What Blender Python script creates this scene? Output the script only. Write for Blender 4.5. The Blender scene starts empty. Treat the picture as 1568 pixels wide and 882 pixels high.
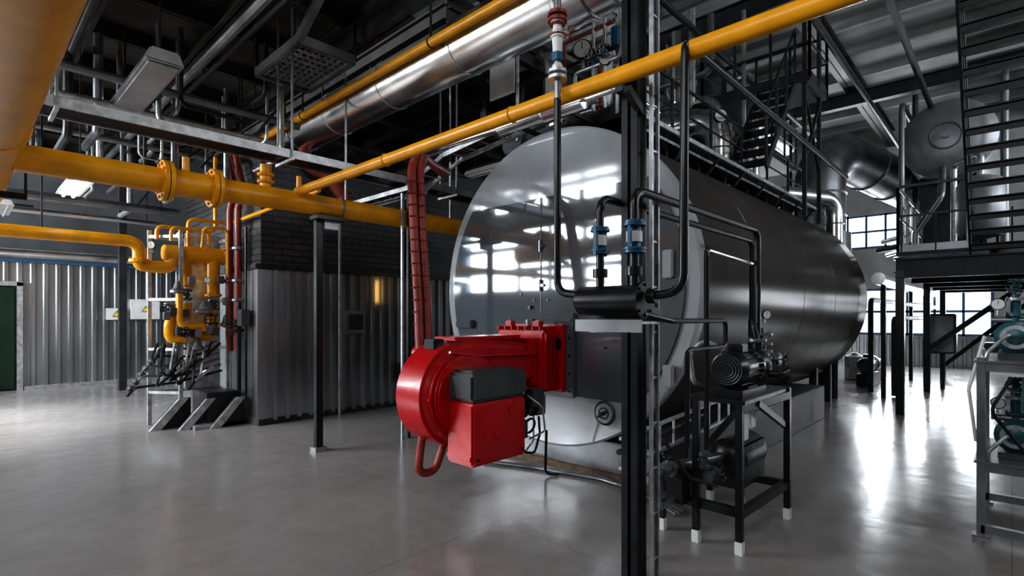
import bpy,bmesh,math,random
from mathutils import Vector,Matrix
random.seed(7)
V=Vector
sc=bpy.context.scene
# ---------------------------------------------------------------- materials
def mat(name,col,rough=.4,metal=0.,var=.08,nscale=6.,bump=0.,bscale=40.,rvar=.08,emit=None,coat=0.,stretch=None,spec=.5):
    m=bpy.data.materials.new(name); m.use_nodes=True
    nt=m.node_tree; N=nt.nodes; L=nt.links
    bs=N['Principled BSDF']
    bs.inputs['Metallic'].default_value=metal
    bs.inputs['Roughness'].default_value=rough
    bs.inputs['Coat Weight'].default_value=coat
    bs.inputs['Specular IOR Level'].default_value=spec
    tc=N.new('ShaderNodeTexCoord'); src=tc.outputs['Object']
    if stretch:
        mp=N.new('ShaderNodeMapping'); mp.inputs['Scale'].default_value=stretch
        L.new(src,mp.inputs['Vector']); src=mp.outputs['Vector']
    no=N.new('ShaderNodeTexNoise'); no.inputs['Scale'].default_value=nscale; no.inputs['Detail'].default_value=5
    L.new(src,no.inputs['Vector'])
    cr=N.new('ShaderNodeValToRGB')
    c0=[max(0,c*(1-var*2)) for c in col]; c1=[min(1,c*(1+var*2)) for c in col]
    cr.color_ramp.elements[0].position=.3; cr.color_ramp.elements[1].position=.7
    cr.color_ramp.elements[0].color=(*c0,1); cr.color_ramp.elements[1].color=(*c1,1)
    L.new(no.outputs['Fac'],cr.inputs['Fac']); L.new(cr.outputs['Color'],bs.inputs['Base Color'])
    mr=N.new('ShaderNodeMapRange'); mr.inputs['To Min'].default_value=max(.02,rough-rvar); mr.inputs['To Max'].default_value=min(1,rough+rvar)
    L.new(no.outputs['Fac'],mr.inputs['Value']); L.new(mr.outputs['Result'],bs.inputs['Roughness'])
    if bump>0:
        n2=N.new('ShaderNodeTexNoise'); n2.inputs['Scale'].default_value=bscale; n2.inputs['Detail'].default_value=3
        L.new(src,n2.inputs['Vector'])
        bp=N.new('ShaderNodeBump'); bp.inputs['Strength'].default_value=bump; bp.inputs['Distance'].default_value=.02
        L.new(n2.outputs['Fac'],bp.inputs['Height']); L.new(bp.outputs['Normal'],bs.inputs['Normal'])
    if emit:
        bs.inputs['Emission Color'].default_value=(*emit[0],1); bs.inputs['Emission Strength'].default_value=emit[1]
    return m
def satin(name,col,gl,rough,gcol=(1,1,1)):
    """painted sheet: diffuse pigment with a constant share of gloss"""
    m=bpy.data.materials.new(name); m.use_nodes=True
    nt=m.node_tree;N=nt.nodes;L=nt.links
    N.remove(N['Principled BSDF'])
    df=N.new('ShaderNodeBsdfDiffuse');gs=N.new('ShaderNodeBsdfGlossy');mx=N.new('ShaderNodeMixShader')
    tc=N.new('ShaderNodeTexCoord');no=N.new('ShaderNodeTexNoise');no.inputs['Scale'].default_value=1.3;no.inputs['Detail'].default_value=4
    cr=N.new('ShaderNodeValToRGB');cr.color_ramp.elements[0].position=.3;cr.color_ramp.elements[1].position=.7
    cr.color_ramp.elements[0].color=(*[c*.85 for c in col],1);cr.color_ramp.elements[1].color=(*[c*1.15 for c in col],1)
    L.new(tc.outputs['Object'],no.inputs['Vector']);L.new(no.outputs['Fac'],cr.inputs['Fac']);L.new(cr.outputs['Color'],df.inputs['Color'])
    gs.inputs['Roughness'].default_value=rough;gs.inputs['Color'].default_value=(*gcol,1);mx.inputs['Fac'].default_value=gl
    L.new(df.outputs[0],mx.inputs[1]);L.new(gs.outputs[0],mx.inputs[2]);L.new(mx.outputs[0],N['Material Output'].inputs['Surface'])
    return m
YEL=mat('yellow_pipe_paint',(.76,.32,.005),.33,0,.08,5,.04,12,spec=.4)
RED=mat('red_burner_enamel',(.50,.004,.007),.27,0,.05,4,coat=.15)
RUB=mat('red_rubber_hose',(.26,.032,.02),.45,0,.12,9)
BLK=mat('black_gloss_paint',(.010,.010,.011),.3,0,.2,5,.04,20,spec=.4)
IRON=mat('dark_steel_beam',(.024,.024,.026),.5,.1,.25,5,.1,30,spec=.35)
DSTL=mat('dark_ceiling_steel',(.055,.051,.047),.6,.0,.3,2,spec=.3)
SIL=mat('aluminium_cladding',(.78,.78,.77),.24,1,.08,3,.08,4)
GALV=mat('galvanised_steel',(.48,.49,.50),.42,.75,.16,12,.05,40)
DUCT=mat('dull_duct_metal',(.24,.245,.255),.38,.8,.15,3,.06,6)
TANK=mat('grey_tank_metal',(.32,.33,.34),.42,.5,.1,3,.04,6)
CORR=mat('corrugated_sheet_steel',(.42,.435,.45),.32,.92,.10,2.5,.05,4,stretch=(1,1,.3))
BSIDE=satin('boiler_jacket_dark',(.056,.050,.047),.05,.20)
BDOOR=satin('boiler_door_slate',(.080,.094,.108),.13,.045)
BSIL=satin('boiler_silver_paint',(.33,.345,.36),.12,.08)
GREY=mat('grey_box_plastic',(.05,.053,.055),.4,0,.1,6)
WHT=mat('white_enamel',(.70,.70,.68),.4,0,.05,6)
BLU=mat('blue_valve_paint',(.012,.10,.20),.35,0,.1,10)
TEAL=mat('teal_pump_paint',(.02,.09,.105),.35,0,.15,9)
RDP=mat('red_oxide_pipe',(.22,.03,.02),.4,0,.1,9)
GRN=mat('green_door_paint',(.002,.018,.007),.4,0,.1,4)
CONC=mat('pale_concrete_panel',(.36,.36,.345),.8,0,.12,1.2,.2,8)
DWALL=mat('dark_wall_paint',(.045,.047,.05),.7,0,.2,1.5,.1,8)
RUST=mat('rusty_edge',(.16,.10,.06),.7,0,.3,9)
YSG=mat('sign_yellow',(.85,.6,.02),.5,0,.02,6)
TUBE=mat('fluorescent_tube',(.9,.9,.85),.4,0,.01,2,emit=((.95,1,.92),9))
FRM=mat('blue_window_frame',(.05,.12,.22),.5,0,.1,4)

def floor_mat():
    m=bpy.data.materials.new('polished_concrete_floor'); m.use_nodes=True
    nt=m.node_tree;N=nt.nodes;L=nt.links;bs=N['Principled BSDF']
    tc=N.new('ShaderNodeTexCoord')
    n1=N.new('ShaderNodeTexNoise');n1.inputs['Scale'].default_value=.55;n1.inputs['Detail'].default_value=8;n1.inputs['Roughness'].default_value=.62
    n2=N.new('ShaderNodeTexNoise');n2.inputs['Scale'].default_value=5;n2.inputs['Detail'].default_value=8;n2.inputs['Roughness'].default_value=.7
    n3=N.new('ShaderNodeTexNoise');n3.inputs['Scale'].default_value=2.2;n3.inputs['Detail'].default_value=4
    br=N.new('ShaderNodeTexBrick'); br.offset=0; br.inputs['Scale'].default_value=1; br.inputs['Brick Width'].default_value=3.0; br.inputs['Row Height'].default_value=3.0
    br.inputs['Mortar Size'].default_value=.005; br.inputs['Color1'].default_value=(1,1,1,1);br.inputs['Color2'].default_value=(1,1,1,1);br.inputs['Mortar'].default_value=(.72,.72,.72,1)
    for n in (n1,n2,n3,br): L.new(tc.outputs['Object'],n.inputs['Vector'])
    mx=N.new('ShaderNodeMix');mx.data_type='FLOAT';mx.inputs['Factor'].default_value=.4
    L.new(n1.outputs['Fac'],mx.inputs['A']);L.new(n2.outputs['Fac'],mx.inputs['B'])
    cr=N.new('ShaderNodeValToRGB');cr.color_ramp.elements[0].position=.3;cr.color_ramp.elements[1].position=.7
    cr.color_ramp.elements[0].color=(.20,.186,.177,1);cr.color_ramp.elements[1].color=(.32,.30,.288,1)
    L.new(mx.outputs['Result'],cr.inputs['Fac'])
    mul=N.new('ShaderNodeMix');mul.data_type='RGBA';mul.blend_type='MULTIPLY';mul.inputs['Factor'].default_value=1
    L.new(cr.outputs['Color'],mul.inputs['A']);L.new(br.outputs['Color'],mul.inputs['B'])
    L.new(mul.outputs['Result'],bs.inputs['Base Color'])
    mr=N.new('ShaderNodeMapRange');mr.inputs['From Min'].default_value=.3;mr.inputs['From Max'].default_value=.7
    mr.inputs['To Min'].default_value=.12;mr.inputs['To Max'].default_value=.28
    bs.inputs['Specular IOR Level'].default_value=.45
    L.new(mx.outputs['Result'],mr.inputs['Value']);L.new(mr.outputs['Result'],bs.inputs['Roughness'])
    bp=N.new('ShaderNodeBump');bp.inputs['Strength'].default_value=.35;bp.inputs['Distance'].default_value=.02
    L.new(n3.outputs['Fac'],bp.inputs['Height']);L.new(bp.outputs['Normal'],bs.inputs['Normal'])
    return m
FLOOR=floor_mat()
def brick_mat():
    m=bpy.data.materials.new('black_painted_brick'); m.use_nodes=True
    nt=m.node_tree;N=nt.nodes;L=nt.links;bs=N['Principled BSDF'];bs.inputs['Roughness'].default_value=.42
    tc=N.new('ShaderNodeTexCoord'); sp=N.new('ShaderNodeSeparateXYZ'); ad=N.new('ShaderNodeMath'); cb=N.new('ShaderNodeCombineXYZ')
    L.new(tc.outputs['Object'],sp.inputs[0]); L.new(sp.outputs['X'],ad.inputs[0]);L.new(sp.outputs['Y'],ad.inputs[1])
    L.new(ad.outputs[0],cb.inputs['X']);L.new(sp.outputs['Z'],cb.inputs['Y'])
    br=N.new('ShaderNodeTexBrick'); br.inputs['Scale'].default_value=1; br.inputs['Brick Width'].default_value=.30; br.inputs['Row Height'].default_value=.10;br.inputs['Mortar Size'].default_value=.010
    br.inputs['Color1'].default_value=(.026,.026,.028,1);br.inputs['Color2'].default_value=(.05,.05,.052,1);br.inputs['Mortar'].default_value=(.006,.006,.006,1)
    L.new(cb.outputs[0],br.inputs['Vector']);L.new(br.outputs['Color'],bs.inputs['Base Color'])
    bp=N.new('ShaderNodeBump');bp.invert=True;bp.inputs['Strength'].default_value=1;bp.inputs['Distance'].default_value=.02
    L.new(br.outputs['Fac'],bp.inputs['Height']);L.new(bp.outputs['Normal'],bs.inputs['Normal'])
    return m
BRICK=brick_mat()

# ---------------------------------------------------------------- mesh builder
def fillet(pts,rad,steps=6):
    out=[pts[0]]
    for i in range(1,len(pts)-1):
        p=pts[i];a=pts[i-1]-p;b=pts[i+1]-p
        la,lb=a.length,b.length
        if la<1e-6 or lb<1e-6: continue
        a=a/la;b=b/lb
        ang=a.angle(b)
        if ang>math.pi-.02: out.append(p);continue
        t=min(rad/max(math.tan(ang/2),.05),la*.48,lb*.48)
        p0=p+a*t;p1=p+b*t
        for k in range(steps+1):
            s=k/steps
            w0,w1,w2=(1-s)**2,2*s*(1-s),s*s
            w1*=.85; W=w0+w1+w2
            out.append((p0*w0+p*w1+p1*w2)/W)
    out.append(pts[-1]); return out
class B:
    def __init__(s,name): s.name=name;s.v=[];s.f=[];s.m=[];s.mats=[]
    def mi(s,m):
        if m not in s.mats:s.mats.append(m)
        return s.mats.index(m)
    def add(s,vs,fs,m):
        o=len(s.v);k=s.mi(m)
        s.v.extend([tuple(v) for v in vs])
        for f in fs: s.f.append([o+i for i in f]);s.m.append(k)
        return s
    def _bev(s,vs,fs,m,bev,seg=2):
        bm=bmesh.new();bv=[bm.verts.new(v) for v in vs]
        for f in fs: bm.faces.new([bv[i] for i in f])
        bmesh.ops.recalc_face_normals(bm,faces=bm.faces)
        bm.edges.ensure_lookup_table()
        es=[e for e in bm.edges if len(e.link_faces)==2 and e.calc_face_angle(0)>.5]
        bmesh.ops.bevel(bm,geom=es,offset=bev,segments=seg,affect='EDGES',clamp_overlap=True)
        bm.verts.index_update()
        s.add([v.co.copy() for v in bm.verts],[[v.index for v in f.verts] for f in bm.faces],m);bm.free()
    def box(s,x0,x1,y0,y1,z0,z1,m,bev=0):
        vs=[V((x,y,z)) for x in(x0,x1) for y in(y0,y1) for z in(z0,z1)]
        fs=[(0,1,3,2),(4,6,7,5),(0,4,5,1),(2,3,7,6),(0,2,6,4),(1,5,7,3)]
        if bev: s._bev(vs,fs,m,bev)
        else: s.add(vs,fs,m)
        return s
    def bar(s,p0,p1,w,h,m,up=V((0,0,1))):
        p0,p1=V(p0),V(p1);d=(p1-p0).normalized()
        if abs(d.dot(up))>.98: up=V((1,0,0))
        a=d.cross(up).normalized()*(w/2);b=a.cross(d).normalized()*(h/2)
        vs=[p+sa*a+sb*b for p in(p0,p1) for sa in(-1,1) for sb in(-1,1)]
        s.add(vs,[(0,1,3,2),(4,6,7,5),(0,4,5,1),(2,3,7,6),(0,2,6,4),(1,5,7,3)],m);return s
    def ibeam(s,p0,p1,w,h,m,t=.02):
        p0,p1=V(p0),V(p1);d=(p1-p0).normalized();up=V((0,0,1))
        if abs(d.z)>.9: up=V((1,0,0))
        a=d.cross(up).normalized();b=a.cross(d).normalized()
        s.bar(p0,p1,t,h,m,b);o=b*(h/2-t/2)
        s.bar(p0+o,p1+o,w,t,m,b);s.bar(p0-o,p1-o,w,t,m,b);return s
    def lathe(s,p,d,prof,m,n=20):
        p=V(p);d=V(d).normalized();u=V((0,0,1)) if abs(d.z)<.9 else V((1,0,0))
        a=d.cross(u).normalized();b=d.cross(a).normalized()
        vs=[];k=len(prof)
        for (t,r) in prof:
            for i in range(n):
                an=2*math.pi*i/n
                vs.append(p+d*t+a*(r*math.cos(an))+b*(r*math.sin(an)))
        fs=[]
        for j in range(k-1):
            for i in range(n):
                fs.append((j*n+i,j*n+(i+1)%n,(j+1)*n+(i+1)%n,(j+1)*n+i))
        fs.append(tuple(range(n-1,-1,-1)));fs.append(tuple((k-1)*n+i for i in range(n)))
        s.add(vs,fs,m);return s
    def cyl(s,p0,p1,r,m,n=16,bev=0):
        p0,p1=V(p0),V(p1);L=(p1-p0).length
        pr=[(0,r),(L,r)] if not bev else [(0,r-bev),(bev,r),(L-bev,r),(L,r-bev)]
        return s.lathe(p0,p1-p0,pr,m,n)
    def tube(s,pts,r,m,bend=None,n=12,closed=False):
        pts=[V(p) for p in pts]
        if bend is None: bend=r*2.5
        if len(pts)>2 and bend>0 and not closed: pts=fillet(pts,bend)
        q=[pts[0]]
        for p in pts[1:]:
            if (p-q[-1]).length>1e-5:q.append(p)
        pts=q;N=len(pts);vs=[];prev=None
        for i,p in enumerate(pts):
            if closed: t=(pts[(i+1)%N]-pts[i-1]).normalized()
            else: t=(pts[min(i+1,N-1)]-pts[max(i-1,0)]).normalized()
            if prev is None:
                u=V((0,0,1)) if abs(t.z)<.9 else V((1,0,0)); a=t.cross(u).normalized()
            else: a=(prev-t*prev.dot(t)).normalized()
            prev=a;b=t.cross(a)
            for k in range(n):
                an=2*math.pi*k/n;vs.append(p+a*(r*math.cos(an))+b*(r*math.sin(an)))
        fs=[]
        for j in range(N if closed else N-1):
            j2=(j+1)%N
            for i in range(n): fs.append((j*n+i,j*n+(i+1)%n,j2*n+(i+1)%n,j2*n+i))
        if not closed:
            fs.append(tuple(range(n-1,-1,-1)));fs.append(tuple((N-1)*n+i for i in range(n)))
        s.add(vs,fs,m);return s
    def ring(s,c,d,R,r,m,n=24,k=8):
        c=V(c);d=V(d).normalized();u=V((0,0,1)) if abs(d.z)<.9 else V((1,0,0))
        a=d.cross(u).normalized();b=d.cross(a)
        s.tube([c+a*R*math.cos(2*math.pi*i/n)+b*R*math.sin(2*math.pi*i/n) for i in range(n)],r,m,closed=True,n=k);return s
    def prism(s,poly,ax,a,b,m,bev=0,seg=2):
        vs=[]
        for t in(a,b):
            for (p,q) in poly:
                vs.append(V((t,p,q)) if ax=='x' else V((p,t,q)) if ax=='y' else V((p,q,t)))
        n=len(poly);fs=[tuple(range(n)),tuple(range(2*n-1,n-1,-1))]
        for i in range(n): fs.append((i,n+i,n+(i+1)%n,(i+1)%n))
        if bev: s._bev(vs,fs,m,bev,seg)
        else: s.add(vs,fs,m)
        return s
    def flange(s,p,d,r,m,t=.04,bolts=8,bm=None):
        p=V(p);d=V(d).normalized()
        s.cyl(p-d*t/2,p+d*t/2,r,m,20)
        u=V((0,0,1)) if abs(d.z)<.9 else V((1,0,0));a=d.cross(u).normalized();b=d.cross(a)
        for i in range(bolts):
            an=2*math.pi*i/bolts;c=p+(a*math.cos(an)+b*math.sin(an))*r*.82
            s.cyl(c-d*t*.95,c+d*t*.95,r*.09,bm or m,6)
        return s
    def valve(s,p,d,r,mb,mf,L=.2,wheel=None,wm=None):
        p=V(p);d=V(d).normalized();h=L/2
        s.lathe(p-d*h,d,[(0,r*.7),(h*.5,r*.75),(h*.8,r*1.15),(h*1.2,r*1.15),(h*1.5,r*.75),(L,r*.7)],mb,16)
        s.flange(p-d*h,d,r*1.75,mf,r*.35);s.flange(p+d*h,d,r*1.75,mf,r*.35)
        s.flange(p-d*(h+r*.42),d,r*1.6,mb,r*.35);s.flange(p+d*(h+r*.42),d,r*1.6,mb,r*.35)
        if wheel:
            w=V(wheel).normalized()
            s.cyl(p,p+w*r*3.2,r*.25,mb,8)
            s.ring(p+w*r*3.0,w,r*1.5,r*.16,wm or mb,18,6)
            u=V((0,0,1)) if abs(w.z)<.9 else V((1,0,0));a=w.cross(u).normalized();b=w.cross(a)
            for q in(a,b): s.cyl(p+w*r*3-q*r*1.5,p+w*r*3+q*r*1.5,r*.12,wm or mb,6)
        return s
    def gauge(s,p,d,r):
        p=V(p);d=V(d).normalized()
        s.lathe(p,d,[(0,r*.9),(r*.1,r),(r*.5,r),(r*.55,r*.9)],BLK,20)
        s.cyl(p+d*r*.5,p+d*r*.58,r*.86,WHT,20)
        s.bar(p+d*r*.6,p+d*r*.6+V((0,0,r*.7)),r*.06,r*.06,BLK)
        s.cyl(p-V((0,0,r*1.8)),p-V((0,0,r*.8)),r*.18,GALV,8);return s
    def ladder(s,p0,p1,side,w,step,m,rt=.03,rh=.06,rr=None):
        p0,p1=V(p0),V(p1);a=V(side).normalized()*w/2;d=p1-p0;L=d.length;d=d/L
        nrm=d.cross(a).normalized()
        s.bar(p0-a,p1-a,rt,rh,m,nrm);s.bar(p0+a,p1+a,rt,rh,m,nrm)
        k=int(L/step)
        for i in range(k):
            q=p0+d*(step*(i+.5));s.bar(q-a,q+a,rr or rt,rt*.7,m,nrm)
        return s
    def rail(s,pts,h,m,step=1.2,r=.02,kick=True):
        pts=[V(p) for p in pts];z=V((0,0,1))
        for a,b in zip(pts[:-1],pts[1:]):
            L=(b-a).length;k=max(1,int(round(L/step)))
            for i in range(k+1):
                q=a.lerp(b,i/k);s.bar(q,q+z*h,r*1.8,r*1.8,m)
            s.cyl(a+z*h,b+z*h,r*1.15,m,8);s.cyl(a+z*h*.55,b+z*h*.55,r*.8,m,8)
            if kick: s.bar(a+z*.06,b+z*.06,.01,.12,m)
        return s
    def motor(s,p,d,r,L,m):
        p=V(p);d=V(d).normalized()
        s.lathe(p,d,[(0,r*.3),(0,r*.85),(r*.25,r*.98),(L*.28,r*.98),(L*.3,r*.86),(L*.9,r*.86),(L*.92,r*1.0),(L,r*1.0),(L,r*.3)],m,24)
        u=V((0,0,1)) if abs(d.z)<.9 else V((1,0,0));a=d.cross(u).normalized();b=d.cross(a)
        for i in range(22):
            an=2*math.pi*i/22;e=a*math.cos(an)+b*math.sin(an)
            s.bar(p+d*L*.3+e*r*.9,p+d*L*.9+e*r*.9,r*.04,r*.2,m,e)
        for k in(.35,.5,.65,.8): s.ring(p-d*.003,d,r*k,r*.025,GREY,20,5)
        s.box(p.x+d.x*L*.5-r*.45,p.x+d.x*L*.5+r*.45,p.y+d.y*L*.5-r*.4,p.y+d.y*L*.5+r*.4,p.z+r*.8,p.z+r*1.35,m,.008)
        s.box(p.x+d.x*L*.6-r*.7,p.x+d.x*L*.6+r*.7,p.y+d.y*L*.6-r*.7,p.y+d.y*L*.6+r*.7,p.z-r*1.15,p.z-r*.95,m)
        return s
    def done(s,parent=None,ang=35):
        me=bpy.data.meshes.new(s.name);me.from_pydata(s.v,[],s.f)
        for m in s.mats: me.materials.append(m)
        me.polygons.foreach_set('material_index',s.m)
        bm=bmesh.new();bm.from_mesh(me);bmesh.ops.recalc_face_normals(bm,faces=bm.faces);bm.to_mesh(me);bm.free()
        me.polygons.foreach_set('use_smooth',[True]*len(me.polygons))
        me.set_sharp_from_angle(angle=math.radians(ang));me.update()
        o=bpy.data.objects.new(s.name,me);sc.collection.objects.link(o)
        if parent:o.parent=parent
        return o
def empty(name):
    e=bpy.data.objects.new(name,None);sc.collection.objects.link(e);return e

# ---------------------------------------------------------------- room shell
RX0,RX1,RY0,RY1,RZ=-5.,22.,-7.,16.2,8.2
B('floor').box(RX0-.2,RX1+.2,RY0-.2,RY1+.2,-.2,0,FLOOR).done()
c=B('ceiling');c.box(RX0-.2,RX1+.2,RY0-.2,RY1+.2,RZ,RZ+.2,CONC)
x=RX0+.5
while x<RX1: c.box(x,x+.12,RY0,RY1,RZ-.22,RZ,CONC);x+=1.5
for y in(-5,-1,3,7,11,15): c.ibeam((RX0,y,RZ-.5),(RX1,y,RZ-.5),.25,.55,IRON)
for xx in(-2,4,10,16): c.ibeam((xx,RY0,RZ-.95),(xx,RY1,RZ-.95),.2,.35,IRON)
c.done()
def wallgrid(name,ax,c0,c1,a0,a1,z0,z1,ops,m):
    b=B(name);A=sorted({a0,a1,*[o[0] for o in ops],*[o[1] for o in ops]});Z=sorted({z0,z1,*[o[2] for o in ops],*[o[3] for o in ops]})
    for i in range(len(A)-1):
        for j in range(len(Z)-1):
            ca=(A[i]+A[i+1])/2;cz=(Z[j]+Z[j+1])/2
            if any(o[0]<ca<o[1] and o[2]<cz<o[3] for o in ops): continue
            if ax=='x': b.box(c0,c1,A[i],A[i+1],Z[j],Z[j+1],m)
            else: b.box(A[i],A[i+1],c0,c1,Z[j],Z[j+1],m)
    return b.done()
WN=[0]
def window(ax,c,a0,a1,z0,z1,na,nz,m,t=.07,mt=.05):
    WN[0]+=1;b=B('window_%d'%WN[0])
    def bx(p0,p1,q0,q1):
        if ax=='x': b.box(c-.05,c+.05,p0,p1,q0,q1,m)
        else: b.box(p0,p1,c-.05,c+.05,q0,q1,m)
    bx(a0,a1,z0,z0+t);bx(a0,a1,z1-t,z1);bx(a0,a0+t,z0,z1);bx(a1-t,a1,z0,z1)
    for i in range(1,na):
        q=a0+(a1-a0)*i/na;bx(q-mt/2,q+mt/2,z0,z1)
    for i in range(1,nz):
        q=z0+(z1-z0)*i/nz;bx(a0,a1,q-mt/2,q+mt/2)
    b.done()
def area(name,loc,sx,sy,power,col,rot):
    l=bpy.data.lights.new(name,'AREA');l.shape='RECTANGLE';l.size=sx;l.size_y=sy;l.energy=power;l.color=col
    o=bpy.data.objects.new(name,l);o.location=loc;o.rotation_euler=rot;sc.collection.objects.link(o)
    return o
DAY=(.90,.95,1.0)
wl=[(8.7,16.0,2.5,4.95),(8.9,15.8,5.4,7.5),(-2,4.5,4.4,7.2)]
wallgrid('wall_left','x',RX0-.25,RX0,RY0,RY1,0,RZ,wl,CONC)
for (a0,a1,z0,z1) in wl[:2]: window('x',RX0-.12,a0,a1,z0,z1,5,3,FRM,.1,.2)
window('x',RX0-.12,-2,4.5,4.4,7.2,4,3,FRM)
R90=math.pi/2
area('daylight_left_low',(RX0-.4,12.35,3.72),7.2,2.5,2300,DAY,(R90,0,-R90))
area('daylight_left_high',(RX0-.4,12.35,6.45),6.9,2.1,1300,DAY,(R90,0,-R90))
area('fill_left_near',(RX0-.4,1.25,5.8),6.5,2.8,380,DAY,(R90,0,-R90))  # out-of-view fill added through the near window to lift the dark ceiling
wf=[(-4.5,-.6,1.0,2.6),(0.4,4.0,1.0,2.6),(2.6,5.4,4.0,5.2),(6.2,11,4.0,5.2)]
wallgrid('wall_far','x',RX1,RX1+.25,RY0,RY1,0,RZ,wf,CONC)
for (a0,a1,z0,z1) in wf: window('x',RX1+.1,a0,a1,z0,z1,5,2,FRM,.08,.07)
area('daylight_far_low_a',(RX1+.4,-2.55,1.8),3.9,1.6,380,DAY,(R90,0,R90))
area('daylight_far_low_b',(RX1+.4,2.2,1.8),3.6,1.6,460,DAY,(R90,0,R90))
area('daylight_far_high_b',(RX1+.4,4.0,4.6),2.8,1.2,330,DAY,(R90,0,R90))
area('daylight_far_high_c',(RX1+.4,8.6,4.6),4.8,1.2,300,DAY,(R90,0,R90))
wr=[(6,10,4.6,7.0),(11,15,4.6,7.0),(16,20,3.2,6.6)]
wallgrid('wall_right','y',RY0-.25,RY0,RX0,RX1,0,RZ,wr,CONC)
for (a0,a1,z0,z1) in wr: window('y',RY0-.12,a0,a1,z0,z1,4,4,FRM)
for i,(a0,a1,z0,z1) in enumerate(wr):
    area('daylight_right_%d'%i,((a0+a1)/2,RY0-.4,(z0+z1)/2),4,z1-z0,260,DAY,(R90,0,0))
wallgrid('wall_back','y',RY1,RY1+.25,RX0,RX1,0,RZ,[],DWALL)

def corr(b,p0,p1,nrm,z0,z1,m,pitch=.2,dep=.035):
    p0=V((*p0,0));p1=V((*p1,0));d=p1-p0;L=d.length;d=d/L;n=V((*nrm,0));pr=[]
    k=int(L/pitch)
    for i in range(k):
        s0=i*pitch
        for (f,h) in((0,0),(.50,0),(.60,1),(.90,1)): pr.append((s0+f*pitch,h*dep))
    pr.append((L,0))
    vs=[];fs=[]
    for (s_,h) in pr:
        q=p0+d*s_+n*h;vs.append((q.x,q.y,z0));vs.append((q.x,q.y,z1))
    for i in range(len(pr)-1): fs.append((2*i,2*i+2,2*i+3,2*i+1))
    b.add(vs,fs,m)
cl=B('corrugated_wall_cladding')
corr(cl,(1.09,16.12),(8,16.12),(0,-1),0,2.85,CORR,.22,.04)
corr(cl,(-5,16.12),(-0.01,16.12),(0,-1),0,2.85,CORR,.22,.04)
corr(cl,(-.01,16.12),(1.09,16.12),(0,-1),2.43,2.85,CORR,.22,.04)
cl.box(-5,8,16.02,16.16,2.85,2.93,FRM)
cl.box(-5,0.0,16.03,16.16,0,.08,GALV);cl.box(1.1,8,16.03,16.16,0,.08,GALV)
cl.done()
cl=B('corrugated_wall_cladding')
corr(cl,(21.95,-7),(21.95,12),(-1,0),0,1.0,CORR,.22,.04)
cl.done()
d=B('door_1')
d.box(.0,.08,16.02,16.2,0,2.4,GALV);d.box(.98,1.08,16.02,16.2,0,2.4,GALV);d.box(0,1.08,16.02,16.2,2.32,2.42,GALV)
d.box(.08,.98,16.1,16.18,.02,2.32,IRON);d.box(.12,.70,16.06,16.1,.05,2.28,DWALL);d.box(.70,.94,16.05,16.1,.05,2.28,GRN)
d.cyl((.66,16.0,1.05),(.66,16.1,1.05),.02,GALV);d.bar((.66,16.0,1.05),(.54,16.0,1.05),.02,.02,GALV)
d.done()
for (xx,zz,w,h) in((2.77,1.70,.40,.28),(3.36,1.82,.62,.50)):
    s=B('electrical_warning_sign');s.box(xx-w/2,xx+w/2,15.98,16.1,zz-h/2,zz+h/2,GALV,.01)
    s.box(xx-w/2,xx+w/2,15.96,15.985,zz-h/2,zz+h/2,WHT,.004)
    tr=.09
    s.prism([(xx-tr,zz-tr*.7),(xx+tr,zz-tr*.7),(xx,zz+tr*.9)],'y',15.945,15.96,BLK)
    tr=.07
    s.prism([(xx-tr,zz-tr*.75),(xx+tr,zz-tr*.75),(xx,zz+tr*.8)],'y',15.94,15.946,YSG);s.done()
# brick-and-steel control room block
k=B('brick_control_room')
BX0,BX1,BY0,BY1=3.16,9.5,8.24,12.
k.box(BX0+.04,BX1,BY0+.04,BY1,0,2.36,DWALL)
k.box(BX0+.06,BX1,BY0+.06,BY1,2.36,4.1,BRICK)
k.box(BX0-.06,BX1,BY0-.06,BY1,2.36,2.44,IRON,.01)
corr(k,(BX0+.1,BY0),(BX1,BY0),(0,-1),.06,2.36,CORR,.19,.035)
k.box(BX0-.01,BX0+.04,BY0,BY1,.0,2.36,CORR)
k.box(BX0-.02,BX0+.12,BY0-.02,BY0+.03,0,2.36,CORR)
k.box(BX0,BX1,BY0-.03,BY0,0,.09,IRON);k.box(BX0-.04,BX0,BY0,BY1,0,.1,CORR)
for i in range(3): k.box(BX0-.02,BX0,BY0+1.1*(i+1),BY0+1.1*(i+1)+.03,0,2.36,GALV)
k.box(4.55,4.9,BY0-.12,BY0-.02,1.35,1.75,CORR,.01);k.box(4.6,4.85,BY0-.135,BY0-.12,1.42,1.68,IRON)
k.box(5.6,6.15,BY0-.12,BY0-.02,.45,.80,GREY,.02);k.cyl((5.75,BY0-.14,.65),(5.75,BY0-.12,.65),.04,BLK);k.cyl((5.95,BY0-.14,.65),(5.95,BY0-.12,.65),.04,BLK)
k.bar((5.9,BY0+.05,2.44),(5.9,BY0+.05,4.1),.06,.06,IRON)
k.done()

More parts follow.
